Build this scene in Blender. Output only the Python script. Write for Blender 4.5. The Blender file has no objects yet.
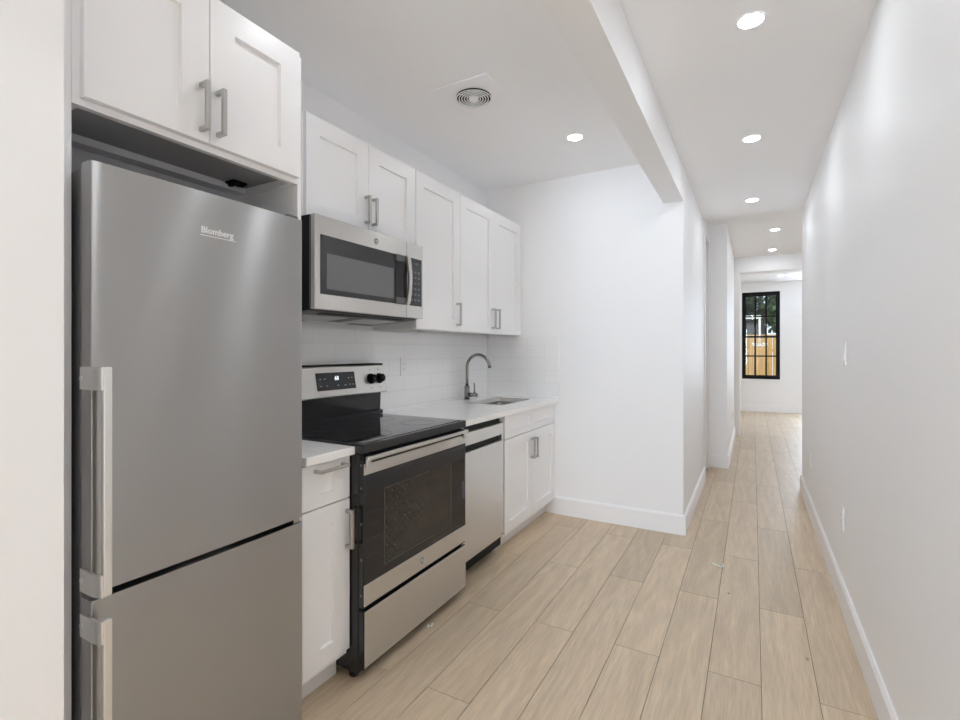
import bpy, bmesh, math, random
from mathutils import Vector, Matrix

# ------------------------------------------------------------------ camera, sky, sun, exposure
SC = bpy.context.scene
COL = SC.collection
random.seed(7)

cam = bpy.data.cameras.new('camera')
cam.sensor_width = 36.0
cam.lens = 491.4 / 960 * 36.0
cam.shift_y = -9.74 / 960
cam.clip_start = 0.02
cam_ob = bpy.data.objects.new('camera', cam)
COL.objects.link(cam_ob)
cam_ob.location = (0, 0, 1.30)
cam_ob.rotation_euler = (math.radians(90), 0, math.radians(29.06))
SC.camera = cam_ob

SC.view_settings.view_transform = 'Standard'
SC.view_settings.look = 'None'
SC.view_settings.gamma = 1.0
SC.view_settings.exposure = 0.2
SC.view_settings.use_curve_mapping = False
SC.cycles.use_denoising = True
SC.cycles.max_bounces = 18
SC.cycles.diffuse_bounces = 14
SC.cycles.glossy_bounces = 6
SC.cycles.sample_clamp_indirect = 6.0
SC.cycles.caustics_reflective = False
SC.cycles.caustics_refractive = False

LAMP = 106.0          # radiance of the recessed lights

world = bpy.data.worlds.new('sky')
SC.world = world
world.use_nodes = True
bg = world.node_tree.nodes['Background']
bg.inputs['Color'].default_value = (0.72, 0.84, 1.0, 1)
bg.inputs['Strength'].default_value = 1.3

def light(name, kind, loc, rot, energy, color=(1, 1, 1), **kw):
    l = bpy.data.lights.new(name, kind)
    l.energy = energy
    l.color = color
    for k, v in kw.items():
        setattr(l, k, v)
    o = bpy.data.objects.new(name, l)
    COL.objects.link(o)
    o.location = loc
    o.rotation_euler = rot
    return o

light('sun', 'SUN', (0, 0, 8), (math.radians(48), 0, math.radians(-18)), 2.6, (1, .94, .84), angle=math.radians(0.6))
# added fill light at an unseen opening made in the rear wall
light('fill_rear', 'AREA', (-.95, -6.22, 1.5), (math.radians(90), 0, 0), 168, (0.815, 0.96, 1.125),
      shape='RECTANGLE', size=1.3, size_y=1.9)
# added fill light at an unseen second opening, right of the window in view
light('fill_end_room', 'AREA', (1.45, 12.19, 1.5), (math.radians(90), 0, math.radians(180)), 44, (0.80, 0.94, 1.10),
      shape='RECTANGLE', size=1.0, size_y=1.9)

# ------------------------------------------------------------------ materials
def mat(name, color=(.8, .8, .8), rough=.5, metal=0.0, spec=.5, coat=0.0):
    m = bpy.data.materials.new(name)
    m.use_nodes = True
    b = m.node_tree.nodes['Principled BSDF']
    b.inputs['Base Color'].default_value = (*color, 1)
    b.inputs['Roughness'].default_value = rough
    b.inputs['Metallic'].default_value = metal
    b.inputs['Specular IOR Level'].default_value = spec
    if coat:
        b.inputs['Coat Weight'].default_value = coat
        b.inputs['Coat Roughness'].default_value = .05
    return m

def nd(m, kind, **kw):
    n = m.node_tree.nodes.new(kind)
    for k, v in kw.items():
        setattr(n, k, v)
    return n

def lk(m, a, b):
    m.node_tree.links.new(a, b)

def bsdf(m):
    return m.node_tree.nodes['Principled BSDF']

def add_noise_bump(m, scale, strength, dist=.002, vec_scale=(1, 1, 1)):
    tc = nd(m, 'ShaderNodeTexCoord')
    mp = nd(m, 'ShaderNodeMapping')
    mp.inputs['Scale'].default_value = vec_scale
    nz = nd(m, 'ShaderNodeTexNoise')
    nz.inputs['Scale'].default_value = scale
    nz.inputs['Detail'].default_value = 4
    bp = nd(m, 'ShaderNodeBump')
    bp.inputs['Strength'].default_value = strength
    bp.inputs['Distance'].default_value = dist
    lk(m, tc.outputs['Object'], mp.inputs['Vector'])
    lk(m, mp.outputs['Vector'], nz.inputs['Vector'])
    lk(m, nz.outputs['Fac'], bp.inputs['Height'])
    lk(m, bp.outputs['Normal'], bsdf(m).inputs['Normal'])
    return nz

M = {}
M['wall'] = mat('wall_paint', (.91, .91, .918), .5, spec=.3)
add_noise_bump(M['wall'], 1.6, .12, .02)
M['ceiling'] = mat('ceiling_paint', (.93, .93, .935), .75, spec=.3)
add_noise_bump(M['ceiling'], 30, .05, .002)
M['trim'] = mat('trim_paint', (.91, .91, .92), .35)
M['cabinet'] = mat('cabinet_paint', (.90, .90, .91), .32)
add_noise_bump(M['cabinet'], 60, .02, .001)
M['cab_under_shade'] = mat('cabinet_underside_shade', (.40, .40, .41), .6)  # shade below the wall cabinets is put into this grey
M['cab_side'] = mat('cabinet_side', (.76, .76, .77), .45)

def steel(name, col, rough, aniso=.75, rot=.25):
    m = mat(name, col, rough, 1.0)
    b = bsdf(m)
    b.inputs['Anisotropic'].default_value = aniso
    b.inputs['Anisotropic Rotation'].default_value = rot
    tg = nd(m, 'ShaderNodeTangent', direction_type='RADIAL', axis='Z')
    lk(m, tg.outputs['Tangent'], b.inputs['Tangent'])
    tc = nd(m, 'ShaderNodeTexCoord')
    mp = nd(m, 'ShaderNodeMapping')
    mp.inputs['Scale'].default_value = (3, 3, 420)
    nz = nd(m, 'ShaderNodeTexNoise')
    nz.inputs['Scale'].default_value = 1.5
    nz.inputs['Detail'].default_value = 3
    mr = nd(m, 'ShaderNodeMapRange')
    mr.inputs['To Min'].default_value = rough - .008
    mr.inputs['To Max'].default_value = rough + .01
    lk(m, tc.outputs['Object'], mp.inputs['Vector'])
    lk(m, mp.outputs['Vector'], nz.inputs['Vector'])
    lk(m, nz.outputs['Fac'], mr.inputs['Value'])
    lk(m, mr.outputs['Result'], b.inputs['Roughness'])
    return m

M['steel'] = steel('brushed_steel', (.45, .445, .44), .28, 1.0)
M['steel_light'] = steel('brushed_steel_light', (.66, .64, .61), .29, .9)
M['nickel'] = mat('brushed_nickel', (.50, .49, .47), .28, 1.0)
M['faucet_steel'] = mat('faucet_steel', (.33, .325, .31), .24, 1.0)
M['sink_steel'] = mat('sink_steel', (.36, .345, .32), .30, 1.0)
M['handle_steel'] = mat('satin_handle_steel', (.84, .83, .81), .36, .92)
M['chrome'] = mat('polished_steel', (.70, .70, .70), .18, 1.0)
M['dark_steel'] = mat('dark_grey_steel', (.22, .22, .225), .38, 1.0)  # darker grey steel for badges and small fittings
M['black'] = mat('black_plastic', (.005, .005, .0055), .5, spec=.2)
M['black_enamel'] = mat('black_enamel', (.012, .012, .014), .16)
M['black_glass'] = mat('black_glass', (.010, .010, .012), .035, spec=.55)
M['grey_plastic'] = mat('grey_plastic', (.12, .12, .125), .45)
M['white_plastic'] = mat('white_plastic', (.86, .86, .86), .3)
M['rubber'] = mat('rubber', (.015, .015, .015), .7)
M['lettering'] = mat('pale_lettering', (.80, .80, .80), .45)
M['dark_lettering'] = mat('dark_lettering', (.05, .05, .05), .5)
M['paper'] = mat('paper', (.93, .93, .91), .8)

def emit(name, col, s):
    m = bpy.data.materials.new(name)
    m.use_nodes = True
    nt = m.node_tree
    nt.nodes.clear()
    o = nt.nodes.new('ShaderNodeOutputMaterial')
    e = nt.nodes.new('ShaderNodeEmission')
    e.inputs['Color'].default_value = (*col, 1)
    e.inputs['Strength'].default_value = s
    nt.links.new(e.outputs[0], o.inputs['Surface'])
    return m
M['lamp'] = emit('lamp_diffuser', (.915, .965, 1.015), LAMP)
M['digits'] = emit('display_digits', (.85, .95, 1.0), 1.2)

# quartz worktop
m = mat('white_quartz', (.80, .79, .77), .16)
nz = add_noise_bump(m, 3, 0.0)
nz2 = nd(m, 'ShaderNodeTexNoise'); nz2.inputs['Scale'].default_value = 5; nz2.inputs['Detail'].default_value = 6
cr = nd(m, 'ShaderNodeValToRGB')
cr.color_ramp.elements[0].position = .35; cr.color_ramp.elements[0].color = (.89, .885, .875, 1)
cr.color_ramp.elements[1].position = .6; cr.color_ramp.elements[1].color = (.94, .935, .925, 1)
lk(m, nz2.outputs['Fac'], cr.inputs['Fac']); lk(m, cr.outputs['Color'], bsdf(m).inputs['Base Color'])
M['quartz'] = m

# glossy white subway tile; rows of 10 cm in running bond, brick pattern laid along u (object x or y) and z
def tile_mat(name, axis, u_off, z_off):
    m = mat(name, (.8, .8, .8), .07)
    tc = nd(m, 'ShaderNodeTexCoord')
    sp = nd(m, 'ShaderNodeSeparateXYZ')
    cb = nd(m, 'ShaderNodeCombineXYZ')
    mp = nd(m, 'ShaderNodeMapping')
    mp.inputs['Location'].default_value = (u_off, z_off, 0)
    br = nd(m, 'ShaderNodeTexBrick')
    br.offset = .5
    br.inputs['Color1'].default_value = (.93, .935, .94, 1)
    br.inputs['Color2'].default_value = (.94, .945, .95, 1)
    br.inputs['Mortar'].default_value = (.80, .80, .80, 1)
    br.inputs['Scale'].default_value = 1.0
    br.inputs['Mortar Size'].default_value = .0011
    br.inputs['Mortar Smooth'].default_value = .1
    br.inputs['Bias'].default_value = 0
    br.inputs['Brick Width'].default_value = .303
    br.inputs['Row Height'].default_value = .0998
    bp = nd(m, 'ShaderNodeBump', invert=True)
    bp.inputs['Strength'].default_value = .5
    bp.inputs['Distance'].default_value = .001
    lk(m, tc.outputs['Object'], sp.inputs[0])
    lk(m, sp.outputs[axis], cb.inputs[0]); lk(m, sp.outputs['Z'], cb.inputs[1])
    lk(m, cb.outputs[0], mp.inputs['Vector']); lk(m, mp.outputs[0], br.inputs['Vector'])
    lk(m, br.outputs['Color'], bsdf(m).inputs['Base Color'])
    lk(m, br.outputs['Fac'], bp.inputs['Height'])
    lk(m, bp.outputs['Normal'], bsdf(m).inputs['Normal'])
    return m
M['tile_left'] = tile_mat('subway_tile_left', 'Y', -1.801 + .303 * 10, -1.239 + .0998 * 20)
M['tile_back'] = tile_mat('subway_tile_back', 'X', .1 + .303 * 10, -1.239 + .0998 * 20)

# oak planks: tone and grain offset come from per-plank attributes
def oak():
    m = mat('oak_planks', (.5, .4, .3), .45, spec=.5)
    bsdf(m).inputs['Coat Weight'].default_value = .45
    bsdf(m).inputs['Coat Roughness'].default_value = .44
    bsdf(m).inputs['Coat IOR'].default_value = 1.55
    at = nd(m, 'ShaderNodeAttribute', attribute_name='plank')
    tc = nd(m, 'ShaderNodeTexCoord')
    sc = nd(m, 'ShaderNodeVectorMath', operation='SCALE'); sc.inputs['Scale'].default_value = 37.0
    ad = nd(m, 'ShaderNodeVectorMath', operation='ADD')
    lk(m, at.outputs['Vector'], sc.inputs[0]); lk(m, tc.outputs['Object'], ad.inputs[0]); lk(m, sc.outputs[0], ad.inputs[1])
    mp = nd(m, 'ShaderNodeMapping'); mp.inputs['Scale'].default_value = (13, 1.1, 1)
    lk(m, ad.outputs[0], mp.inputs['Vector'])
    n1 = nd(m, 'ShaderNodeTexNoise'); n1.inputs['Scale'].default_value = 1.6; n1.inputs['Detail'].default_value = 5
    n1.inputs['Distortion'].default_value = .5
    lk(m, mp.outputs[0], n1.inputs['Vector'])
    mp2 = nd(m, 'ShaderNodeMapping'); mp2.inputs['Scale'].default_value = (190, 9, 1)
    lk(m, ad.outputs[0], mp2.inputs['Vector'])
    n2 = nd(m, 'ShaderNodeTexNoise'); n2.inputs['Scale'].default_value = 1.0; n2.inputs['Detail'].default_value = 3
    lk(m, mp2.outputs[0], n2.inputs['Vector'])
    # cathedral rings in parts of some planks
    mp3 = nd(m, 'ShaderNodeMapping'); mp3.inputs['Scale'].default_value = (9, .9, 1)
    lk(m, ad.outputs[0], mp3.inputs['Vector'])
    n3 = nd(m, 'ShaderNodeTexNoise'); n3.inputs['Scale'].default_value = .8; n3.inputs['Detail'].default_value = 1
    lk(m, mp3.outputs[0], n3.inputs['Vector'])
    mul = nd(m, 'ShaderNodeMath', operation='MULTIPLY'); mul.inputs[1].default_value = 46
    sn = nd(m, 'ShaderNodeMath', operation='SINE')
    lk(m, n3.outputs['Fac'], mul.inputs[0]); lk(m, mul.outputs[0], sn.inputs[0])
    # colours
    cr = nd(m, 'ShaderNodeValToRGB')
    cr.color_ramp.elements[0].position = .22; cr.color_ramp.elements[0].color = (.61, .475, .325, 1)
    cr.color_ramp.elements[1].position = .78; cr.color_ramp.elements[1].color = (.725, .585, .42, 1)
    lk(m, n1.outputs['Fac'], cr.inputs['Fac'])
    mx = nd(m, 'ShaderNodeMix', data_type='RGBA', blend_type='MULTIPLY')
    mr = nd(m, 'ShaderNodeMapRange')
    mr.inputs['From Min'].default_value = .3; mr.inputs['From Max'].default_value = .7
    mr.inputs['To Min'].default_value = .86; mr.inputs['To Max'].default_value = 1.06
    lk(m, n2.outputs['Fac'], mr.inputs['Value'])
    mx.inputs['Factor'].default_value = 1.0
    lk(m, cr.outputs['Color'], mx.inputs[6]); lk(m, mr.outputs[0], mx.inputs[7])
    mr3 = nd(m, 'ShaderNodeMapRange')
    mr3.inputs['From Min'].default_value = -1; mr3.inputs['From Max'].default_value = 1
    mr3.inputs['To Min'].default_value = .93; mr3.inputs['To Max'].default_value = 1.01
    lk(m, sn.outputs[0], mr3.inputs['Value'])
    mx3 = nd(m, 'ShaderNodeMix', data_type='RGBA', blend_type='MULTIPLY'); mx3.inputs['Factor'].default_value = 1.0
    lk(m, mx.outputs[2], mx3.inputs[6]); lk(m, mr3.outputs[0], mx3.inputs[7])
    # plank tone
    sp = nd(m, 'ShaderNodeSeparateXYZ'); lk(m, at.outputs['Vector'], sp.inputs[0])
    mr2 = nd(m, 'ShaderNodeMapRange'); mr2.inputs['To Min'].default_value = .90; mr2.inputs['To Max'].default_value = 1.06
    lk(m, sp.outputs[2], mr2.inputs['Value'])
    mx2 = nd(m, 'ShaderNodeMix', data_type='RGBA', blend_type='MULTIPLY'); mx2.inputs['Factor'].default_value = 1.0
    lk(m, mx3.outputs[2], mx2.inputs[6]); lk(m, mr2.outputs[0], mx2.inputs[7])
    # knots: sparse small dark spots
    mp4 = nd(m, 'ShaderNodeMapping'); mp4.inputs['Scale'].default_value = (5.0, 2.6, 1)
    lk(m, ad.outputs[0], mp4.inputs['Vector'])
    vo = nd(m, 'ShaderNodeTexVoronoi'); vo.inputs['Scale'].default_value = 1.0
    lk(m, mp4.outputs[0], vo.inputs['Vector'])
    kr = nd(m, 'ShaderNodeValToRGB')
    kr.color_ramp.elements[0].position = .015; kr.color_ramp.elements[0].color = (.35, .28, .22, 1)
    kr.color_ramp.elements[1].position = .042; kr.color_ramp.elements[1].color = (1, 1, 1, 1)
    lk(m, vo.outputs['Distance'], kr.inputs['Fac'])
    mx4 = nd(m, 'ShaderNodeMix', data_type='RGBA', blend_type='MULTIPLY'); mx4.inputs['Factor'].default_value = .8
    lk(m, mx2.outputs[2], mx4.inputs[6]); lk(m, kr.outputs['Color'], mx4.inputs[7])
    lk(m, mx4.outputs[2], bsdf(m).inputs['Base Color'])
    rr = nd(m, 'ShaderNodeMapRange'); rr.inputs['To Min'].default_value = .40; rr.inputs['To Max'].default_value = .50
    lk(m, n2.outputs['Fac'], rr.inputs['Value']); lk(m, rr.outputs[0], bsdf(m).inputs['Roughness'])
    bp = nd(m, 'ShaderNodeBump'); bp.inputs['Strength'].default_value = .12; bp.inputs['Distance'].default_value = .001
    lk(m, n2.outputs['Fac'], bp.inputs['Height']); lk(m, bp.outputs['Normal'], bsdf(m).inputs['Normal'])
    return m
M['oak'] = oak()
M['oak_gap'] = mat('plank_gap', (.16, .11, .07), .7)

# oven window: dark glass with the dotted screen behind it
m = mat('oven_window_glass', (.03, .03, .03), .05, spec=.6)
tc = nd(m, 'ShaderNodeTexCoord'); sp = nd(m, 'ShaderNodeSeparateXYZ')
lk(m, tc.outputs['Object'], sp.inputs[0])
def wave(out, freq, ph=0):
    a = nd(m, 'ShaderNodeMath', operation='MULTIPLY_ADD'); a.inputs[1].default_value = freq; a.inputs[2].default_value = ph
    s = nd(m, 'ShaderNodeMath', operation='SINE')
    lk(m, out, a.inputs[0]); lk(m, a.outputs[0], s.inputs[0])
    return s
wa, wb = wave(sp.outputs['Y'], 2 * math.pi / .034), wave(sp.outputs['Z'], 2 * math.pi / .036)
pr = nd(m, 'ShaderNodeMath', operation='MULTIPLY'); lk(m, wa.outputs[0], pr.inputs[0]); lk(m, wb.outputs[0], pr.inputs[1])
cr = nd(m, 'ShaderNodeValToRGB')
cr.color_ramp.elements[0].position = .0; cr.color_ramp.elements[0].color = (.018, .016, .014, 1)
cr.color_ramp.elements[1].position = .9; cr.color_ramp.elements[1].color = (.036, .033, .029, 1)
lk(m, pr.outputs[0], cr.inputs['Fac']); lk(m, cr.outputs['Color'], bsdf(m).inputs['Base Color'])
M['oven_window'] = m
M['mw_window'] = mat('microwave_window', (.15, .15, .155), .22, spec=.6)
M['mw_border'] = mat('microwave_door_glass', (.03, .03, .032), .12, spec=.55)

# window glass: thin clear pane
def glass():
    m = bpy.data.materials.new('window_glass'); m.use_nodes = True
    nt = m.node_tree; nt.nodes.clear()
    o = nt.nodes.new('ShaderNodeOutputMaterial'); mx = nt.nodes.new('ShaderNodeMixShader')
    t = nt.nodes.new('ShaderNodeBsdfTransparent'); g = nt.nodes.new('ShaderNodeBsdfGlossy'); f = nt.nodes.new('ShaderNodeFresnel')
    g.inputs['Roughness'].default_value = .0; f.inputs['IOR'].default_value = 1.45
    t.inputs['Color'].default_value = (.93, .95, .94, 1)
    nt.links.new(f.outputs[0], mx.inputs[0]); nt.links.new(t.outputs[0], mx.inputs[1]); nt.links.new(g.outputs[0], mx.inputs[2])
    nt.links.new(mx.outputs[0], o.inputs['Surface'])
    return m
M['glass'] = glass()
M['fence'] = mat('cedar_boards', (.55, .33, .11), .75)
m = M['fence']
tc = nd(m, 'ShaderNodeTexCoord'); mp = nd(m, 'ShaderNodeMapping'); mp.inputs['Scale'].default_value = (30, 1, 1.6)
nz = nd(m, 'ShaderNodeTexNoise'); nz.inputs['Scale'].default_value = 1; nz.inputs['Detail'].default_value = 4
cr = nd(m, 'ShaderNodeValToRGB')
cr.color_ramp.elements[0].position = .3; cr.color_ramp.elements[0].color = (.40, .21, .06, 1)
cr.color_ramp.elements[1].position = .7; cr.color_ramp.elements[1].color = (.66, .42, .15, 1)
lk(m, tc.outputs['Object'], mp.inputs[0]); lk(m, mp.outputs[0], nz.inputs['Vector']); lk(m, nz.outputs['Fac'], cr.inputs[0])
lk(m, cr.outputs[0], bsdf(m).inputs['Base Color'])
M['leaf'] = mat('leaf_green', (.045, .10, .025), .6)
M['leaf_dark'] = mat('leaf_dark_green', (.025, .06, .02), .6)
M['bark'] = mat('bark', (.10, .07, .05), .9)
add_noise_bump(M['bark'], 20, .5, .01)
M['soil'] = mat('yard_soil', (.22, .18, .12), .95)
add_noise_bump(M['soil'], 6, .5, .03)
M['siding'] = mat('grey_siding', (.035, .035, .035), .8)
M['reflection_white'] = mat('window_reflection_white', (.85, .85, .83), .5)  # white of the solid shapes that imitate a window reflection

# ------------------------------------------------------------------ mesh helpers
def smooth_by_flag(me):
    pass

class MB:
    """collects shapes, in world coordinates, for ONE mesh object"""
    def __init__(s):
        s.bm = bmesh.new()
    def _join(s, b, smooth=False):
        me = bpy.data.meshes.new('tmp')
        for f in b.faces:
            f.smooth = smooth
        b.to_mesh(me); b.free()
        s.bm.from_mesh(me)
        bpy.data.meshes.remove(me)
        return s
    def box(s, x0, x1, y0, y1, z0, z1, bev=0.0, seg=1):
        b = bmesh.new()
        bmesh.ops.create_cube(b, size=1)
        bmesh.ops.scale(b, vec=(x1 - x0, y1 - y0, z1 - z0), verts=b.verts)
        bmesh.ops.translate(b, vec=((x0 + x1) / 2, (y0 + y1) / 2, (z0 + z1) / 2), verts=b.verts)
        if bev:
            bmesh.ops.bevel(b, geom=b.edges[:], offset=bev, segments=seg, affect='EDGES', profile=.5)
        return s._join(b)
    def cyl(s, p0, p1, r0, r1=None, seg=24, bev=0.0):
        p0, p1 = Vector(p0), Vector(p1)
        r1 = r0 if r1 is None else r1
        d = p1 - p0
        b = bmesh.new()
        bmesh.ops.create_cone(b, cap_ends=True, segments=seg, radius1=r0, radius2=r1, depth=d.length)
        for f in b.faces:
            f.smooth = len(f.verts) == 4
        if bev:
            es = [e for e in b.edges if any(len(f.verts) > 4 for f in e.link_faces)]
            bmesh.ops.bevel(b, geom=es, offset=bev, segments=2, affect='EDGES')
        bmesh.ops.transform(b, matrix=Matrix.Translation((p0 + p1) / 2) @ d.to_track_quat('Z', 'Y').to_matrix().to_4x4(), verts=b.verts)
        me = bpy.data.meshes.new('tmp'); b.to_mesh(me); b.free(); s.bm.from_mesh(me); bpy.data.meshes.remove(me)
        return s
    def tube(s, pts, r, seg=14):
        pts = [Vector(p) for p in pts]
        b = bmesh.new(); rings = []
        ref = None
        for i, p in enumerate(pts):
            t = (pts[min(i + 1, len(pts) - 1)] - pts[max(i - 1, 0)]).normalized()
            if ref is None:
                ref = t.orthogonal().normalized()
            ref = (ref - t * ref.dot(t)).normalized()
            q = t.cross(ref)
            rr = r[i] if isinstance(r, (list, tuple)) else r
            rings.append([b.verts.new(p + (ref * math.cos(a) + q * math.sin(a)) * rr)
                          for a in [2 * math.pi * k / seg for k in range(seg)]])
        for a, c in zip(rings, rings[1:]):
            for k in range(seg):
                b.faces.new((a[k], a[(k + 1) % seg], c[(k + 1) % seg], c[k]))
        b.faces.new(rings[0][::-1]); b.faces.new(rings[-1])
        bmesh.ops.recalc_face_normals(b, faces=b.faces)
        return s._join(b, True)
    def prism(s, poly, axis, a0, a1, bev=0.0):
        """poly: list of 2-D points in the plane normal to axis (order x,y,z minus axis), extruded a0..a1"""
        b = bmesh.new()
        def pt(p, a):
            return {'x': (a, p[0], p[1]), 'y': (p[0], a, p[1]), 'z': (p[0], p[1], a)}[axis]
        lo = [b.verts.new(pt(p, a0)) for p in poly]
        hi = [b.verts.new(pt(p, a1)) for p in poly]
        n = len(poly)
        b.faces.new(lo); b.faces.new(hi[::-1])
        for i in range(n):
            b.faces.new((lo[i], hi[i], hi[(i + 1) % n], lo[(i + 1) % n]))
        bmesh.ops.recalc_face_normals(b, faces=b.faces)
        if bev:
            bmesh.ops.bevel(b, geom=b.edges[:], offset=bev, segments=2, affect='EDGES')
        return s._join(b)
    def ring(s, c, r0, r1, z0, z1, seg=40):
        """flat ring about the z axis"""
        b = bmesh.new()
        vs = []
        for k in range(seg):
            a = 2 * math.pi * k / seg
            ca, sa = math.cos(a), math.sin(a)
            vs.append([b.verts.new((c[0] + r * ca, c[1] + r * sa, z)) for r, z in ((r0, z0), (r1, z0), (r1, z1), (r0, z1))])
        for k in range(seg):
            p, q = vs[k], vs[(k + 1) % seg]
            for j in range(4):
                b.faces.new((p[j], q[j], q[(j + 1) % 4], p[(j + 1) % 4]))
        bmesh.ops.recalc_face_normals(b, faces=b.faces)
        return s._join(b)
    def sphere(s, c, r, sub=2, squash=(1, 1, 1)):
        b = bmesh.new()
        bmesh.ops.create_icosphere(b, subdivisions=sub, radius=r)
        bmesh.ops.scale(b, vec=squash, verts=b.verts)
        bmesh.ops.translate(b, vec=c, verts=b.verts)
        return s._join(b, True)
    def shaker(s, x, y0, y1, z0, z1, stile=.078, rec=.013, t=.020, rail=None):
        """five-piece door or drawer front whose face looks to +x at x"""
        b = bmesh.new()
        rail = stile if rail is None else rail
        def loop(xx, d, r=None):
            r = d if r is None else r
            return [b.verts.new((xx, y, z)) for y, z in ((y0 + d, z0 + r), (y1 - d, z0 + r), (y1 - d, z1 - r), (y0 + d, z1 - r))]
        e = .0015
        L = [loop(x - t, 0), loop(x - e, 0), loop(x, e), loop(x, stile, rail), loop(x - rec, stile + .001, rail + .001)]
        b.faces.new(L[0][::-1])
        for a, c in zip(L, L[1:]):
            for k in range(4):
                b.faces.new((a[k], a[(k + 1) % 4], c[(k + 1) % 4], c[k]))
        b.faces.new(L[-1])
        bmesh.ops.recalc_face_normals(b, faces=b.faces)
        return s._join(b)
    def build(s, name, material, parent=None):
        me = bpy.data.meshes.new(name)
        o = Vector((0, 0, 0)); p = parent
        while p is not None:
            o += p.location; p = p.parent
        bmesh.ops.translate(s.bm, vec=-o, verts=s.bm.verts)
        s.bm.to_mesh(me); s.bm.free()
        me.materials.append(material)
        ob = bpy.data.objects.new(name, me)
        COL.objects.link(ob)
        ob.parent = parent
        return ob

def tag(o, label=None, cat=None, group=None, kind=None):
    if label: o['label'] = label
    if cat: o['category'] = cat
    if group: o['group'] = group
    if kind: o['kind'] = kind
    return o

def thing(name, loc, label, cat, group=None):
    o = bpy.data.objects.new(name, None)
    o.empty_display_size = .1
    COL.objects.link(o)
    o.location = loc
    return tag(o, label, cat, group)

def struct(name, mb, material, label, cat):
    return tag(mb.build(name, material), label, cat, kind='structure')

def text_mesh(name, txt, size, M4, material, parent, depth=.0006, bold=0.0, sx=1.0):
    cu = bpy.data.curves.new('t', 'FONT')
    cu.body = txt; cu.size = size; cu.extrude = depth; cu.offset = bold
    cu.align_x = 'CENTER'; cu.align_y = 'CENTER'; cu.resolution_u = 3
    ob = bpy.data.objects.new('t', cu)
    COL.objects.link(ob)
    dg = bpy.context.evaluated_depsgraph_get()
    me = bpy.data.meshes.new_from_object(ob.evaluated_get(dg))
    bpy.data.objects.remove(ob); bpy.data.curves.remove(cu)
    o = Vector((0, 0, 0)); p = parent
    while p is not None:
        o += p.location; p = p.parent
    me.transform(Matrix.Translation(-o) @ M4 @ Matrix.Diagonal((sx, 1, 1, 1)))
    me.materials.clear(); me.materials.append(material)
    ob = bpy.data.objects.new(name, me)
    COL.objects.link(ob)
    ob.parent = parent
    return ob

def facing_x(x, y, z, tilt=0.0):
    """matrix that puts text, read along +y, on a face looking to +x"""
    R = Matrix(((0, 0, 1, 0), (1, 0, 0, 0), (0, 1, 0, 0), (0, 0, 0, 1)))
    return Matrix.Translation((x, y, z)) @ Matrix.Rotation(tilt, 4, 'Y') @ R

# ------------------------------------------------------------------ the shell
XL, XR, YB = -2.0, 0.40, 3.715          # kitchen wall, corridor wall, wall at the end of the kitchen
ZK, ZC, ZH = 2.665, 2.585, 2.70
YR = -6.0

# floor: planks along y, 18.8 cm wide, 1.29 m long, alternate rows shifted by half
def build_floor():
    bm = bmesh.new()
    lay = bm.faces.layers.float_vector.new('plank')
    rnd = random.Random(11)
    g = .0012
    x_min, x_max, y_min, y_max = -2.75, 2.62, YR - .1, 12.05
    base = [bm.verts.new(p) for p in ((x_min, y_min, -.003), (x_max, y_min, -.003), (x_max, y_max, -.003), (x_min, y_max, -.003))]
    f = bm.faces.new(base); f.material_index = 1
    low = [bm.verts.new(p) for p in ((x_min, y_min, -.06), (x_max, y_min, -.06), (x_max, y_max, -.06), (x_min, y_max, -.06))]
    f = bm.faces.new(low[::-1]); f.material_index = 1
    for i in range(4):
        f = bm.faces.new((low[i], low[(i + 1) % 4], base[(i + 1) % 4], base[i])); f.material_index = 1
    for row in range(-15, 14):
        x0, x1 = .028 + .188 * row, .028 + .188 * (row + 1)
        off = 2.19 if row % 2 else 2.85
        k = math.floor((y_min - off) / 1.29)
        while off + 1.29 * k < y_max:
            y0, y1 = off + 1.29 * k, off + 1.29 * (k + 1)
            k += 1
            a0, a1 = max(x0 + g, x_min), min(x1 - g, x_max)
            b0, b1 = max(y0 + g, y_min), min(y1 - g, y_max)
            v = (rnd.random(), rnd.random(), rnd.random())
            if a1 - a0 < .004 or b1 - b0 < .004:
                continue
            top = [bm.verts.new(p) for p in ((a0, b0, 0), (a1, b0, 0), (a1, b1, 0), (a0, b1, 0))]
            bot = [bm.verts.new((p.co.x, p.co.y, -.0029)) for p in top]
            fs = [bm.faces.new(top)] + [bm.faces.new((bot[i], bot[(i + 1) % 4], top[(i + 1) % 4], top[i])) for i in range(4)]
            for f in fs:
                f[lay] = v
    me = bpy.data.meshes.new('floor')
    bm.to_mesh(me); bm.free()
    me.materials.append(M['oak']); me.materials.append(M['oak_gap'])
    ob = bpy.data.objects.new('floor', me)
    COL.objects.link(ob)
    tag(ob, 'light oak plank floor running from the kitchen down the corridor', 'floor', kind='structure')
build_floor()

struct('wall_left', MB().box(XL - .15, XL, -.2, YB + .15, 0, 3.0), M['wall'], 'white wall behind the kitchen cabinets', 'wall')
struct('wall_back', MB().box(XL - .15, -.55, YB, YB + .14, 0, 3.0).box(-.5501, -.428, YB, YB + .14, 0, 3.0), M['wall'],
       'blank white wall at the end of the kitchen', 'wall')
struct('wall_corridor', MB().box(-.55, -.428, YB + .1401, 5.40, 0, 3.0).box(-.55, -.428, 5.93, 6.04, 0, 3.0)
       .box(-.55, -.428, 5.4001, 5.9299, 2.48, 3.0), M['wall'], 'white wall on the left of the corridor with a doorway', 'wall')
struct('wall_hall', MB().box(-.60, -.25, 6.041, 8.40, 0, 3.0), M['wall'], 'white projecting wall beyond the corridor doorway', 'wall')
struct('wall_header', MB().box(-.60, -.172, 8.401, 8.62, 0, 3.0).box(-.172, 2.6, 8.401, 8.62, 2.465, 3.0), M['wall'],
       'white wall with the wide opening into the end room', 'wall')
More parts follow.
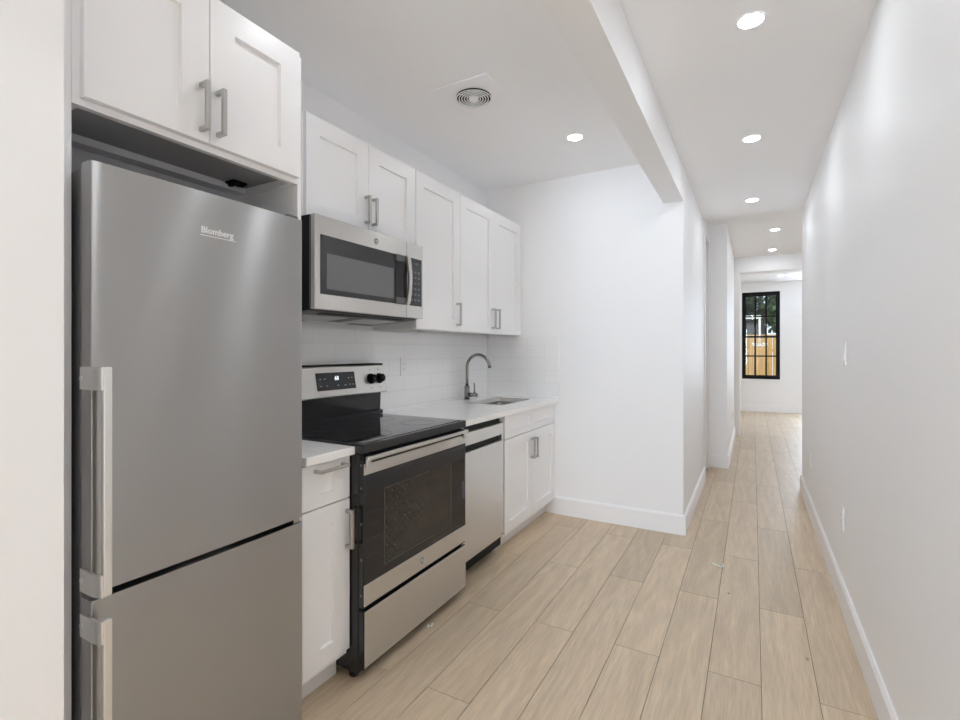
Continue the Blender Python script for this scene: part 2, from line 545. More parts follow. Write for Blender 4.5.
struct('wall_right', MB().box(XR, XR + .14, YR, -4.5, 0, 3.0).box(XR, XR + .14, -.15, 5.47, 0, 3.0), M['wall'], 'long white wall on the right of the corridor', 'wall')
# the wing wall that boxes the fridge in
struct('wall_wing', MB().box(XL - .15, -1.25, .30, .472, 0, 2.66), M['wall'], 'white wall end at the left edge beside the refrigerator', 'wall')
# the end room
WX0, WX1, WZ0, WZ1, YF = -.208, .490, .690, 2.535, 11.97
struct('wall_far', MB().box(-2.0, WX0, YF, YF + .18, 0, 3.0).box(WX1, .95, YF, YF + .18, 0, 3.0).box(1.95, 2.75, YF, YF + .18, 0, 3.0)
       .box(.95, 1.95, YF, YF + .18, 0, .5).box(.95, 1.95, YF, YF + .18, 2.5, 3.0)  # unseen second opening added for the end room fill light
       .box(WX0, WX1, YF, YF + .18, 0, WZ0).box(WX0, WX1, YF, YF + .18, WZ1, 3.0), M['wall'], 'white end wall around the black framed window', 'wall')
struct('wall_end_room_left', MB().box(-2.1, -1.95, 8.62, YF, 0, 3.0), M['wall'], 'white left wall of the end room', 'wall')
struct('wall_end_room_right', MB().box(2.5, 2.6, 5.47, YF, 0, 3.0), M['wall'], 'white right wall of the end room', 'wall')
struct('wall_hall_return', MB().box(XR + .14, 2.6, 5.33, 5.47, 0, 3.0), M['wall'], 'white wall turning the corner behind the corridor wall', 'wall')
# the unseen living room behind the camera; side recess added to cut bounced light
struct('wall_bounce_recess', MB().box(XR + .14, 2.2, -4.64, -4.5, 0, 3.0).box(XR + .14, 2.2, -.15, -.01, 0, 3.0).box(2.2, 2.34, -4.64, -.01, 0, 3.0), M['wall'], 'white walls of an unseen recess added to cut bounced light', 'wall')
struct('ceiling_bounce_recess', MB().box(XR, 2.2, -4.5, -.15, ZC, 3.0), M['ceiling'], 'white ceiling of the unseen recess added to cut bounced light', 'ceiling')
struct('wall_rear', MB().box(-2.75, -1.60, YR - .15, YR, 0, 3.0).box(-.30, .54, YR - .15, YR, 0, 3.0)  # unseen opening added for the rear fill light
       .box(-1.60, -.30, YR - .15, YR, 0, .45).box(-1.60, -.30, YR - .15, YR, 2.5, 3.0), M['wall'], 'white unseen rear wall with an opening added for fill light', 'wall')
struct('wall_living', MB().box(-2.75, -2.6, YR, .30, 0, 3.0).box(-2.6, XL - .15, .30, .472, 0, 3.0), M['wall'], 'white side wall of the living room', 'wall')

struct('ceiling', MB().box(-2.75, -.56, YR, YB, ZK, 3.0), M['ceiling'], 'white ceiling over the kitchen with round vent', 'ceiling')
struct('ceiling_corridor', MB().box(-.428, XR, YR, 5.29, ZC, 3.0), M['ceiling'], 'white ceiling over the corridor with a row of lights', 'ceiling')
struct('ceiling_hall', MB().box(-.428, 2.5, 5.29, 8.40, ZH, 3.0), M['ceiling'], 'higher white ceiling beyond the corridor', 'ceiling')
struct('ceiling_end_room', MB().box(-1.95, 2.5, 8.62, YF, 2.73, 3.0), M['ceiling'], 'white ceiling of the end room', 'ceiling')
struct('beam', MB().box(-.56, -.428, YR, YB, 2.35, 3.0), M['wall'], 'white boxed beam between kitchen and corridor ceilings', 'beam')
struct('roof', MB().box(-2.8, 2.8, YR - .2, YF + .2, 3.0, 3.15), M['ceiling'], 'flat roof slab over the whole flat', 'roof')

# baseboards: 13 cm with an eased top edge
def base_x(name, xs, xd, y0, y1, label):       # board on a wall face at x = xs, growing towards xd (+1 / -1)
    t = .015 * xd
    poly = [(xs, .001), (xs + t, .001), (xs + t, .128), (xs + t * .45, .142), (xs, .142)]
    struct(name, MB().prism(poly, 'y', y0, y1), M['trim'], label, 'baseboard')
def base_y(name, ys, x0, x1, label):           # board on a wall face at y = ys, growing to -y
    t = -.015
    poly = [(ys, .001), (ys + t, .001), (ys + t, .128), (ys + t * .45, .142), (ys, .142)]
    struct(name, MB().prism(poly, 'x', x0, x1), M['trim'], label, 'baseboard')
base_y('baseboard_back', YB - .0005, -1.385, -.4135, 'white baseboard along the blank wall ending the kitchen')
base_x('baseboard_corridor', -.4275, 1, YB - .015, 5.36, 'white baseboard along the left corridor wall')
base_y('baseboard_projecting', 6.0405, -.4265, -.2485, 'short white baseboard on the projecting wall past the doorway')
base_x('baseboard_hall', -.2495, 1, 6.0255, 8.385, 'white baseboard running along the projecting wall to the opening')
base_x('baseboard_right', XR - .0005, -1, -.15, 5.47, 'long white baseboard along the right corridor wall')
base_y('baseboard_far', YF - .0005, -1.9, 2.45, 'white baseboard under the black framed window')
# thin casing bead on the header and around the doorway
struct('trim_1', MB().box(-.17, 2.49, 8.385, 8.4005, 2.475, 2.60), M['trim'], 'white flat casing over the opening to the end room', 'trim')
struct('trim_2', MB().box(-.4275, -.416, 5.36, 5.42, .001, 2.52, .002).box(-.4275, -.416, 5.90, 5.96, .001, 2.52, .002)
       .box(-.4275, -.416, 5.4201, 5.8999, 2.46, 2.52, .002), M['trim'], 'white casing around the corridor doorway', 'trim')
d1 = tag(MB().box(-.535, -.495, 5.402, 5.928, .006, 2.476).build('door_1', M['trim']), 'white closed door in the left corridor wall', 'door', kind='structure')
MB().cyl((-.495, 5.47, 1.0), (-.47, 5.47, 1.0), .012).cyl((-.47, 5.47, 1.0), (-.455, 5.47, 1.0), .022, bev=.004).build('door_knob', M['nickel'], d1)

# window in the end wall: black double-hung with 3 x 2 lights in each sash
w1 = thing('window_1', (.14, YF + .05, WZ0), 'black framed double hung window in the end wall', 'window')
w1['kind'] = 'structure'
F = .048
MBf = MB().box(WX0, WX0 + F, YF + .02, YF + .12, WZ0, WZ1).box(WX1 - F, WX1, YF + .02, YF + .12, WZ0, WZ1)
MBf.box(WX0 + F, WX1 - F, YF + .02, YF + .12, WZ0, WZ0 + F + .01).box(WX0 + F, WX1 - F, YF + .02, YF + .12, WZ1 - F - .01, WZ1)
MBf.build('window_frame', M['black'], w1)
zm = 1.585
def sash(zlo, zhi, yy, name):
    xa, xb = WX0 + F + .0005, WX1 - F - .0005
    s = .022
    mb = MB().box(xa, xa + s, yy, yy + .03, zlo, zhi).box(xb - s, xb, yy, yy + .03, zlo, zhi)
    mb.box(xa + s, xb - s, yy, yy + .03, zlo, zlo + s).box(xa + s, xb - s, yy, yy + .03, zhi - s, zhi)
    sh = mb.build('window_sash', M['black'], w1)
    mu = MB()
    for k in (1, 2):
        xm = xa + (xb - xa) * k / 3
        mu.box(xm - .015, xm + .015, yy + .004, yy + .026, zlo + s, zhi - s)
    zmid = (zlo + zhi) / 2
    mu.box(xa + s, xb - s, yy + .005, yy + .025, zmid - .014, zmid + .014)
    mu.build('muntin', M['black'], sh)
    MB().box(xa + s, xb - s, yy + .013, yy + .017, zlo + s, zhi - s).build('window_pane', M['glass'], sh)
sash(WZ0 + F + .0105, zm + .02, YF + .03, 'lower')
sash(zm - .02, WZ1 - F - .0105, YF + .075, 'upper')
struct('trim_3', MB().box(WX0 - .02, WX1 + .02, YF - .02, YF + .019, WZ0 - .018, WZ0 - .0005, .003), M['trim'], 'white window stool under the black window', 'trim')

# ------------------------------------------------------------------ outside the window
struct('ground', MB().box(-9, 9, YF + .2, 27, -.25, -.06), M['soil'], 'bare yard soil outside the end window', 'ground')
FY = 16.0
fe = thing('wooden_fence', (.3, FY, -.06), 'sunlit cedar board fence outside the end window', 'fence')
mb = MB(); x = -2.6; rr = random.Random(3)
while x < 3.4:
    w = .138
    mb.box(x, x + w, FY + rr.uniform(-.004, .004), FY + .02, -.04, 1.70 + rr.uniform(-.01, .01)); x += w + rr.uniform(.004, .012)
mb.build('fence_boards', M['fence'], fe)
MB().box(-2.6, 3.4, FY + .021, FY + .06, .3, .39).box(-2.6, 3.4, FY + .021, FY + .06, 1.25, 1.34).build('fence_rail', M['fence'], fe)
MB().box(-2.65, 3.45, FY - .02, FY + .08, 1.712, 1.74).build('cap_rail', M['fence'], fe)
for px in (-2.3, .10, 2.5):
    MB().box(px, px + .09, FY + .0605, FY + .15, -.06, 1.70).build('fence_post', M['fence'], fe)

ga = thing('garage', (-1.4, 19.0, -.06), 'dark grey garage behind the fence at the left', 'garage')
MB().box(-3.6, .22, 19.0, 20.4, -.06, 2.30).build('garage_wall', M['siding'], ga)
MB().prism([(18.80, 2.31), (20.5, 2.31), (20.5, 2.37), (18.80, 2.40)], 'x', -3.7, .30).build('roof', M['siding'], ga)

po = thing('window_reflection_bar', (-.8, 14.2, -.06), 'white bar on a post standing in for a window reflection', 'reflection')  # added bar imitating a bright reflection in the window glass
MB().box(-2.0, .18, 14.16, 14.24, 2.095, 2.175, .004).build('reflection_bar', M['reflection_white'], po)
MB().box(-2.0, -1.92, 14.16, 14.24, -.06, 2.0945, .004).build('post', M['reflection_white'], po)
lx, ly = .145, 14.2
ol = thing('window_reflection_star', (lx, ly, 1.4), 'small white star shape standing in for a window reflection', 'lamp')  # added star shape imitating a chandelier reflected in the pane
MB().cyl((lx, ly, 1.43), (lx, ly, 2.0945), .016, .024).build('rod', M['reflection_white'], ol)
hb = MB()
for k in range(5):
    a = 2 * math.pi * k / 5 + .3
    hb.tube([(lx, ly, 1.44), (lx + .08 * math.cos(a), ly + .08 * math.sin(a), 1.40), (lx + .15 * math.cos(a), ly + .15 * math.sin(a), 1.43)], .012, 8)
hb.build('reflection_arm', M['reflection_white'], ol)
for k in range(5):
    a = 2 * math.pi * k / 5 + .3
    MB().sphere((lx + .15 * math.cos(a), ly + .15 * math.sin(a), 1.46), .03, 2).build('reflection_globe', M['reflection_white'], ol)

def tree(x, y, h, r, seed, label, m):
    rr = random.Random(seed)
    t = thing('tree', (x, y, -.06), label, 'tree', None)
    MB().tube([(x, y, -.06), (x + .05, y, h * .3), (x - .03, y + .05, h * .55), (x, y, h * .8)], [.13, .10, .07, .03], 10).build('trunk', M['bark'], t)
    bm = bmesh.new()
    for k in range(2600):
        while True:
            p = Vector((rr.uniform(-1, 1), rr.uniform(-1, 1), rr.uniform(-1, 1)))
            if .35 < p.length < 1: break
        lump = .75 + .25 * math.sin(5 * p.x + seed) * math.cos(4 * p.z + 2 * seed)
        c = Vector((x + p.x * r * lump, y + p.y * r * lump, h * .62 + p.z * h * .42 * lump))
        s = rr.uniform(.05, .13)
        R = Matrix.Rotation(rr.uniform(0, 6.28), 3, 'Z') @ Matrix.Rotation(rr.uniform(-1.2, 1.2), 3, 'X')
        q = [c + R @ Vector(v) * s for v in ((-.5, -1, 0), (.5, -1, .1), (.6, .3, 0), (0, 1.1, -.1), (-.6, .3, .1))]
        bm.faces.new([bm.verts.new(v) for v in q])
    mb = MB(); me = bpy.data.meshes.new('tmp'); bm.to_mesh(me); bm.free(); mb.bm.from_mesh(me); bpy.data.meshes.remove(me)
    mb.build('foliage', m, t)
tree(-.75, 22.3, 5.0, 1.25, 1, 'dark leafy tree behind the left end of the garage', M['leaf_dark'])
tree(1.15, 18.2, 4.4, .78, 2, 'green leafy tree in the middle beyond the fence', M['leaf'])
tree(1.95, 22.0, 4.6, 1.15, 4, 'small leafy tree on the right beyond the fence', M['leaf_dark'])
tree(.35, 25.2, 6.4, 1.45, 5, 'tall broad tree far behind the garage', M['leaf'])

# ------------------------------------------------------------------ cabinets
def pull_v(x, y, z0, z1, parent, name='handle'):
    """square bar pull, upright, on a face looking to +x"""
    s = .006
    mb = MB().box(x + .026, x + .038, y - s, y + s, z0, z1, .001)
    mb.box(x + .0003, x + .0262, y - s, y + s, z0, z0 + .012, .0008).box(x + .0003, x + .0262, y - s, y + s, z1 - .012, z1, .0008)
    return mb.build(name, M['nickel'], parent)
def pull_h(x, y0, y1, z, parent, name='handle'):
    s = .006
    mb = MB().box(x + .026, x + .038, y0, y1, z - s, z + s, .001)
    mb.box(x + .0003, x + .0262, y0, y0 + .012, z - s, z + s, .0008).box(x + .0003, x + .0262, y1 - .012, y1, z - s, z + s, .0008)
    return mb.build(name, M['nickel'], parent)

def wall_cab(label, xf, y0, y1, z0, z1, doors, group='white shaker wall cabinets', recess=.018, XL=-2.0):
    """doors: (y0, y1, z_low, z_high, handle_y, handle_z0, handle_z1)"""
    t = thing('wall_cabinet', ((XL + xf) / 2, (y0 + y1) / 2, z0), label, 'cabinet', group)
    xc = xf - .0205
    mb = MB()
    mb.box(XL + .002, xc, y0, y0 + .018, z0, z1).box(XL + .002, xc, y1 - .018, y1, z0, z1)       # sides
    mb.box(XL + .002, xc, y0 + .018, y1 - .018, z1 - .018, z1)                                    # top
    mb.box(xc - .02, xc, y0 + .018, y1 - .018, z0, z0 + .035)                                     # face rail
    mb.build('carcass', M['cabinet'], t)
    MB().box(XL + .003, xc - .0205, y0 + .0185, y1 - .0185, z0 + recess, z0 + recess + .012).build('bottom_panel', M['cab_under_shade'], t)
    for (a, b, zl, zh, hy, h0, h1) in doors:
        d = MB().shaker(xf, a, b, zl, zh).build('door', M['cabinet'], t)
        pull_v(xf, hy, h0, h1, d)
    return t

# over the fridge, deep
fcab = wall_cab('deep white wall cabinet above the refrigerator', -1.37, .540, 1.190, 1.879, 2.331,
         [(.555, .8595, 1.896, 2.328, .835, 1.920, 2.058), (.8625, 1.183, 1.896, 2.328, .884, 1.922, 2.056)], recess=.022, XL=-1.70)
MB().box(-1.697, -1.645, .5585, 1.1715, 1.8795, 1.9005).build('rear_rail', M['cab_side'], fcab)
MB().box(-1.64, -1.59, 1.085, 1.140, 1.893, 1.9005, .002).cyl((-1.628, 1.10, 1.885), (-1.628, 1.10, 1.8935), .009, seg=12).cyl((-1.602, 1.125, 1.885), (-1.602, 1.125, 1.8935), .009, seg=12).build('mounting_clip', M['black'], fcab)
wall_cab('white two-door wall cabinet above the microwave', -1.675, 1.474, 2.2635, 1.878, 2.331,
         [(1.480, 1.8715, 1.880, 2.328, 1.846, 1.925, 2.060), (1.8745, 2.260, 1.880, 2.328, 1.898, 1.925, 2.060)])
wall_cab('white single-door wall cabinet right of the microwave', -1.675, 2.264, 2.7490, 1.420, 2.331,
         [(2.268, 2.7475, 1.424, 2.328, 2.704, 1.457, 1.605)])
wall_cab('white two-door wall cabinet in the corner above the sink', -1.675, 2.7495, 3.708, 1.420, 2.331,
         [(2.7515, 3.2275, 1.424, 2.328, 3.192, 1.457, 1.605), (3.2305, 3.704, 1.424, 2.328, 3.262, 1.457, 1.605)])

ep = tag(MB().box(XL + .001, -1.39, 1.1905, 1.2065, .0, 2.33, .001).build('end_panel', M['cabinet']),
         'tall white panel between the refrigerator and the narrow base cabinet', 'panel')
ep2 = tag(MB().box(XL + .001, -1.39, .4725, .5395, .0, 2.33, .001).build('end_panel', M['cabinet']),
          'tall white filler panel at the left of the refrigerator', 'panel')

# base cabinets
XF = -1.39
def base_cab(label, y0, y1, fronts, XF=-1.39):
    """fronts: list of (kind, y0, y1, z0, z1, handle)"""
    t = thing('base_cabinet', ((XL + XF) / 2, (y0 + y1) / 2, 0), label, 'cabinet', 'white shaker base cabinets')
    xc = XF - .0205
    mb = MB()
    mb.box(XL + .012, xc, y0, y0 + .018, .10, .884).box(XL + .012, xc, y1 - .018, y1, .10, .884)
    mb.box(XL + .012, xc, y0 + .018, y1 - .018, .10, .118).box(XL + .012, XL + .03, y0 + .018, y1 - .018, .118, .884)
    mb.box(xc - .07, xc - .05, y0 + .018, y1 - .018, .85, .884)
    mb.build('carcass', M['cabinet'], t)
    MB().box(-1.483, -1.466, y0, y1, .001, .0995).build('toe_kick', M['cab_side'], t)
    for (kind, a, b, zl, zh, st, h) in fronts:
        d = MB().shaker(XF, a, b, zl, zh, stile=st, rail=min(st, .07 if kind == 'door' else .045)).build(kind, M['cabinet'], t)
        if h:
            if h[0] == 'v': pull_v(XF, h[1], h[2], h[3], d)
            else: pull_h(XF, h[1], h[2], h[3], d)
    return t
base_cab('narrow white base cabinet between the refrigerator and the range', 1.208, 1.447,
         [('drawer_front', 1.211, 1.4445, .7235, .884, .084, ('h', 1.262, 1.408, .860)),
          ('door', 1.211, 1.4445, .127, .7180, .084, ('v', 1.424, .530, .680))])
base_cab('white two-door sink base cabinet beside the dishwasher', 2.815, 3.7125,
         [('drawer_front', 2.818, 3.2605, .7290, .878, .045, None), ('drawer_front', 3.2635, 3.7105, .7290, .878, .045, None),
          ('door', 2.818, 3.2605, .120, .7240, .070, ('v', 3.236, .532, .676)),
          ('door', 3.2635, 3.7105, .120, .7240, .070, ('v', 3.288, .532, .676))], XF=-1.384)

# worktops
tag(MB().box(XL + .0125, -1.365, 1.2075, 1.4475, .8915, .9225, .0015).build('countertop', M['quartz']),
    'short white quartz worktop between refrigerator and range', 'countertop')
def rounded(x0, x1, y0, y1, r, n=5):
    pts = []
    for cx, cy, a0 in ((x1 - r, y1 - r, 0), (x0 + r, y1 - r, 90), (x0 + r, y0 + r, 180), (x1 - r, y0 + r, 270)):
        for k in range(n + 1):
            a = math.radians(a0 + 90 * k / n)
            pts.append((cx + r * math.cos(a), cy + r * math.sin(a)))
    return pts
SX0, SX1, SY0, SY1 = -1.82, -1.52, 3.06, 3.585
def worktop():
    b = bmesh.new()
    out = [(-1.352, 3.7133), (XL + .0125, 3.7133), (XL + .0125, 2.2345), (-1.365, 2.2345)]
    hole = rounded(SX0, SX1, SY0, SY1, .03)
    # four quadrants of the hole joined to the four corners
    n = len(hole) // 4
    res = {}
    for z in (.918, .8855):
        res[z] = ([b.verts.new((*p, z)) for p in out], [b.verts.new((*p, z)) for p in hole])
    for z, flip in ((.918, False), (.8855, True)):
        O, Hh = res[z]
        for q in range(4):
            seg = Hh[q * n:(q + 1) * n]
            for i in range(n - 1):
                f = [O[q], seg[i + 1], seg[i]]
                b.faces.new(f)
            b.faces.new([O[q], O[(q + 1) % 4], Hh[((q + 1) * n) % len(Hh)], seg[-1]])
    for ring in (0, 1):
        A, B = res[.918][ring], res[.8855][ring]
        for i in range(len(A)):
            b.faces.new((A[i], A[(i + 1) % len(A)], B[(i + 1) % len(A)], B[i]))
    bmesh.ops.recalc_face_normals(b, faces=b.faces)
    mb = MB(); mb._join(b)
    return mb.build('countertop', M['quartz'])
tag(worktop(), 'long white quartz worktop with the sink cut into it', 'countertop')

# sink
def sink():
    t = thing('sink', ((SX0 + SX1) / 2, (SY0 + SY1) / 2, .70), 'undermount steel sink bowl set into the long worktop', 'sink')
    b = bmesh.new()
    zs = [(.884, -.012), (.884, .004), (.876, .0), (.72, -.004), (.703, -.022), (.700, -.05)]
    loops = []
    for z, g in zs:
        loops.append([b.verts.new((*p, z)) for p in rounded(SX0 - g, SX1 + g, SY0 - g, SY1 + g, .035 if g > -.03 else .02)])
    loops[0] = loops[0]
    order = [loops[1]] + loops[2:]
    for a, c in zip(order, order[1:]):
        for k in range(len(a)):
            b.faces.new((a[k], a[(k + 1) % len(a)], c[(k + 1) % len(a)], c[k]))
    b.faces.new(order[-1])
    for v in loops[0]: b.verts.remove(v)
    bmesh.ops.recalc_face_normals(b, faces=b.faces)
    bmesh.ops.reverse_faces(b, faces=b.faces)
    mb = MB(); mb._join(b, True); ob = mb.build('basin', M['sink_steel'], t)
    so = ob.modifiers.new('thick', 'SOLIDIFY'); so.thickness = .0015; so.offset = -1
    c = ((SX0 + SX1) / 2, (SY0 + SY1) / 2)
    MB().ring((*c, 0), .022, .045, .7005, .7035, 28).cyl((c[0], c[1], .7003), (c[0], c[1], .702), .022, seg=20).build('drain', M['nickel'], t)
sink()

# faucet
fx, fy = -1.93, 3.267
fa = thing('kitchen_faucet', (fx, fy, .918), 'brushed gooseneck faucet standing behind the sink', 'faucet')
MB().cyl((fx, fy, .9183), (fx, fy, .924), .026, bev=.002).cyl((fx, fy, .9242), (fx, fy, 1.028), .0205, bev=.002).build('faucet_body', M['faucet_steel'], fa)
R_ = .098
path = [(fx, fy, 1.0285), (fx, fy, 1.09)] + [(fx + R_ - R_ * math.cos(a), fy, 1.168 + R_ * math.sin(a)) for a in [math.radians(k) for k in range(0, 171, 9)]]
end = path[-1]
path.append((end[0] + .006, fy, end[2] - .02))
MB().tube(path, .0115, 16).build('spout', M['faucet_steel'], fa)
e2 = path[-1]
MB().cyl(e2, (e2[0] + .0025, fy, e2[2] - .012), .0125, bev=.001).build('aerator', M['dark_steel'], fa)
lv = MB().cyl((fx + .0208, fy, .958), (fx + .088, fy, .958), .0165, bev=.003).build('valve', M['faucet_steel'], fa)
MB().tube([(fx + .066, fy, .9745), (fx + .066, fy, 1.0), (fx + .064, fy, 1.05)], [.006, .0055, .005], 10).build('lever', M['faucet_steel'], lv)

# backsplash
struct('backsplash_left', MB().box(XL + .0008, XL + .012, 1.2068, 3.7028, .50, 1.4195), M['tile_left'], 'white subway tile backsplash behind range and sink', 'backsplash')
struct('backsplash_back', MB().box(XL + .0125, -1.347, 3.7035, 3.7142, .9185, 1.4135, .0006), M['tile_back'], 'white subway tile return on the wall ending the kitchen', 'backsplash')

# ------------------------------------------------------------------ refrigerator
fr = thing('refrigerator', (-1.65, .847, 0), 'stainless steel refrigerator with bottom freezer at the left', 'refrigerator')
FX, FY0, FY1 = -1.32, .548, 1.150
MB().box(-1.955, -1.377, FY0 + .004, FY1 - .004, .03, 1.728, .004).build('body', mat('fridge_body_paint', (.22, .22, .225), .4), fr)
MB().box(-1.3765, -1.364, FY0 + .010, FY1 - .010, .06, 1.725).build('door_gasket', M['rubber'], fr)
MB().box(-1.95, -1.40, FY0 + .01, FY1 - .01, .001, .0295).build('plinth', M['black'], fr)
def curved_door(z0, z1):
    """slab with rounded vertical front edges and a slightly bowed face"""
    xb = -1.3635
    r = .004
    poly = [(xb, FY0), (FX - r, FY0)]
    for k in range(1, 6):
        a = math.radians(90 * k / 5)
        poly.append((FX - r + r * math.sin(a) - .0, FY0 + r - r * math.cos(a)))
    for k in range(1, 24):
        u = k / 24
        poly.append((FX + .004 * 4 * u * (1 - u), FY0 + r + (FY1 - FY0 - 2 * r) * u))
    for k in range(0, 6):
        a = math.radians(90 * k / 5)
        poly.append((FX - r + r * math.cos(a), FY1 - r + r * math.sin(a)))
    poly.append((xb, FY1))
    mb = MB().prism(poly, 'z', z0, z1)
    for f in mb.bm.faces:
        if abs(f.normal.z) < .5: f.smooth = True
    for e in mb.bm.edges:
        if len(e.link_faces) == 2 and e.calc_face_angle(0) > .6: e.smooth = False
    return mb
def fridge_handle(z0, z1, door):
    hy, hx = .5525, -1.272
    h = MB().box(hx - .016, hx, hy, hy + .0185, z0, z1, .003, 2)
    h.build('handle', M['handle_steel'], door)
    for zc in (z0 + .026, z1 - .026):
        out, inn = [(-1.358, FY0 - .0055)], [(-1.358, FY0 - .0005)]
        n = 8
        out.append((-1.312, FY0 - .0055)); inn.append((-1.3195, FY0 - .0005))
        for k in range(1, n + 1):
            a = math.pi / 2 * k / n
            out.append((-1.312 + .040 * math.sin(a), FY0 - .0055 + .0095 * (1 - math.cos(a))))
            inn.append((-1.3195 + .034 * math.sin(a), FY0 - .0005 + .0045 * (1 - math.cos(a))))
        br = MB().prism(out + inn[::-1], 'z', zc - .026, zc + .026)
        br.cyl((-1.350, FY0 - .0075, zc), (-1.350, FY0 - .0054, zc), .006, seg=12)
        br.build('handle_bracket', M['handle_steel'], door)
ud = curved_door(.742, 1.735).build('fridge_door', M['steel'], fr)
fridge_handle(.744, 1.262, ud)
LY = .849
text_mesh('badge', 'Blomberg', .0245, facing_x(FX + .0044, LY, 1.630), M['lettering'], ud, .0008, .0006, 1.0)
MB().box(FX + .0032, FX + .0052, LY - .050, LY + .055, 1.6145, 1.6168).build('badge_line', M['lettering'], ud)
ld = curved_door(.055, .726).build('freezer_door', M['steel'], fr)
fridge_handle(.10, .692, ld)
MB().box(-1.36, -1.33, FY1 - .05, FY1 - .008, 1.7355, 1.747, .002).build('hinge_cap', M['grey_plastic'], fr)
MB().box(-1.36, -1.326, FY1 - .03, FY1 - .004, .7265, .7415, .001).build('hinge_cap', M['nickel'], fr)
MB().box(-1.360, -1.327, FY0 - .001, FY0 + .012, .7265, .7395, .001).build('corner_cap', M['grey_plastic'], fr)

# ------------------------------------------------------------------ range
ra = thing('range', (-1.65, 1.837, 0), 'stainless steel electric range with black glass top', 'range')
RY0, RY1 = 1.450, 2.231
DX = -1.325
MB().box(-1.975, -1.352, RY0, RY1, .03, .8935, .003).build('body', M['black_enamel'], ra)
for (lx, ly) in ((-1.40, RY0 + .03), (-1.40, RY1 - .03), (-1.93, RY0 + .03), (-1.93, RY1 - .03)):
    MB().cyl((lx, ly, .0005), (lx, ly, .0295), .02, seg=14).build('foot', M['rubber'], ra)
ct = MB().box(-1.94, DX + .004, RY0 - .003, RY1 - .001, .894, .9315, .006, 2).build('cooktop', M['black_enamel'], ra)
MB().box(-1.90, DX - .02, RY0 + .02, RY1 - .022, .9317, .9335, .0008).build('glass_top', M['black_glass'], ct)
m_ring = mat('burner_marking', (.030, .030, .031), .2)
for (bx, by, br_) in ((-1.49, 1.645, .115), (-1.49, 2.03, .088), (-1.76, 1.645, .075), (-1.76, 2.03, .095)):
    MB().ring((bx, by, 0), br_ - .003, br_, .9336, .9339, 48).build('burner_ring', m_ring, ct)
# backguard: black riser, then the tilted steel control panel
MB().prism([(-1.975, .9345), (-1.885, .9345), (-1.885, .955), (-1.905, .962), (-1.900, 1.06), (-1.975, 1.06)], 'y', RY0 + .004, RY1 - .004).build('backguard_riser', M['black_enamel'], ra)
tl = math.atan2(.030, .155)
cpx = lambda z: -1.862 - (z - 1.062) * .030 / .155
cp = MB().prism([(-1.975, 1.0605), (-1.866, 1.0605), (-1.862, 1.066), (-1.8915, 1.212), (-1.897, 1.218), (-1.975, 1.218)], 'y', RY0 - .004, RY1 + .004).build('control_panel', M['steel_light'], ra)
MB().prism([(-1.976, 1.2185), (-1.895, 1.2185), (-1.8935, 1.222), (-1.898, 1.2245), (-1.976, 1.2245)], 'y', RY0 - .004, RY1 + .004).build('top_trim', M['black'], ra)
def tilt_plate(y0, y1, z0, z1, off, th):
    return [(cpx(z0) + off, z0), (cpx(z1) + off, z1), (cpx(z1) + off + th, z1), (cpx(z0) + off + th, z0)]
disp = MB().prism(tilt_plate(0, 0, 1.098, 1.186, .0004, .003), 'y', 1.722, 1.987).build('display', M['black_glass'], cp)
text_mesh('digits', '68', .030, facing_x(cpx(1.155) + .0042, 1.855, 1.156, -tl), M['digits'], disp, .0002, .0004)
m_key = mat('key_print', (.42, .44, .47), .5)
for i, (yy, zz, s) in enumerate([(1.745, 1.155, 'BAKE'), (1.775, 1.155, 'BROIL'), (1.745, 1.12, '+'), (1.785, 1.12, '-'), (1.86, 1.12, 'OFF'), (1.91, 1.12, 'START'), (1.94, 1.155, 'TIMER'), (1.965, 1.155, 'CLOCK'), (1.945, 1.12, '0'), (1.968, 1.12, '9')]):
    MB().prism([(cpx(zz - .002) + .0036, zz - .002), (cpx(zz + .002) + .0036, zz + .002), (cpx(zz + .002) + .0041, zz + .002), (cpx(zz - .002) + .0041, zz - .002)], 'y', yy - .0045, yy + .0045).build('key_mark', m_key, disp)
for ky in (1.485, 1.565, 2.113, 2.184):
    z = 1.14
    c = Vector((cpx(z), ky, z)); n = Vector((math.cos(tl), 0, math.sin(tl)))
    kb = MB().cyl(c + n * .0006, c + n * .012, .030, .028, 28, bev=.002).cyl(c + n * .0122, c + n * .034, .0235, .021, 24, bev=.003)
    k = kb.build('knob', M['black'], cp)
    up = Vector((-math.sin(tl), 0, math.cos(tl)))
    a = c + n * .0345
    b_ = bmesh.new()
    MB().tube([a - up * .018, a, a + up * .018], .0035, 8).build('knob_grip', M['black_enamel'], k)
for ky in (1.525, 2.113, 2.184):
    for dz in (.05, -.05):
        z = 1.14 + dz
        c = Vector((cpx(z), ky, z)); n = Vector((math.cos(tl), 0, math.sin(tl)))
        MB().cyl(c + n * .0002, c + n * .001, .0035, seg=10).build('burner_mark', M['dark_lettering'], cp)
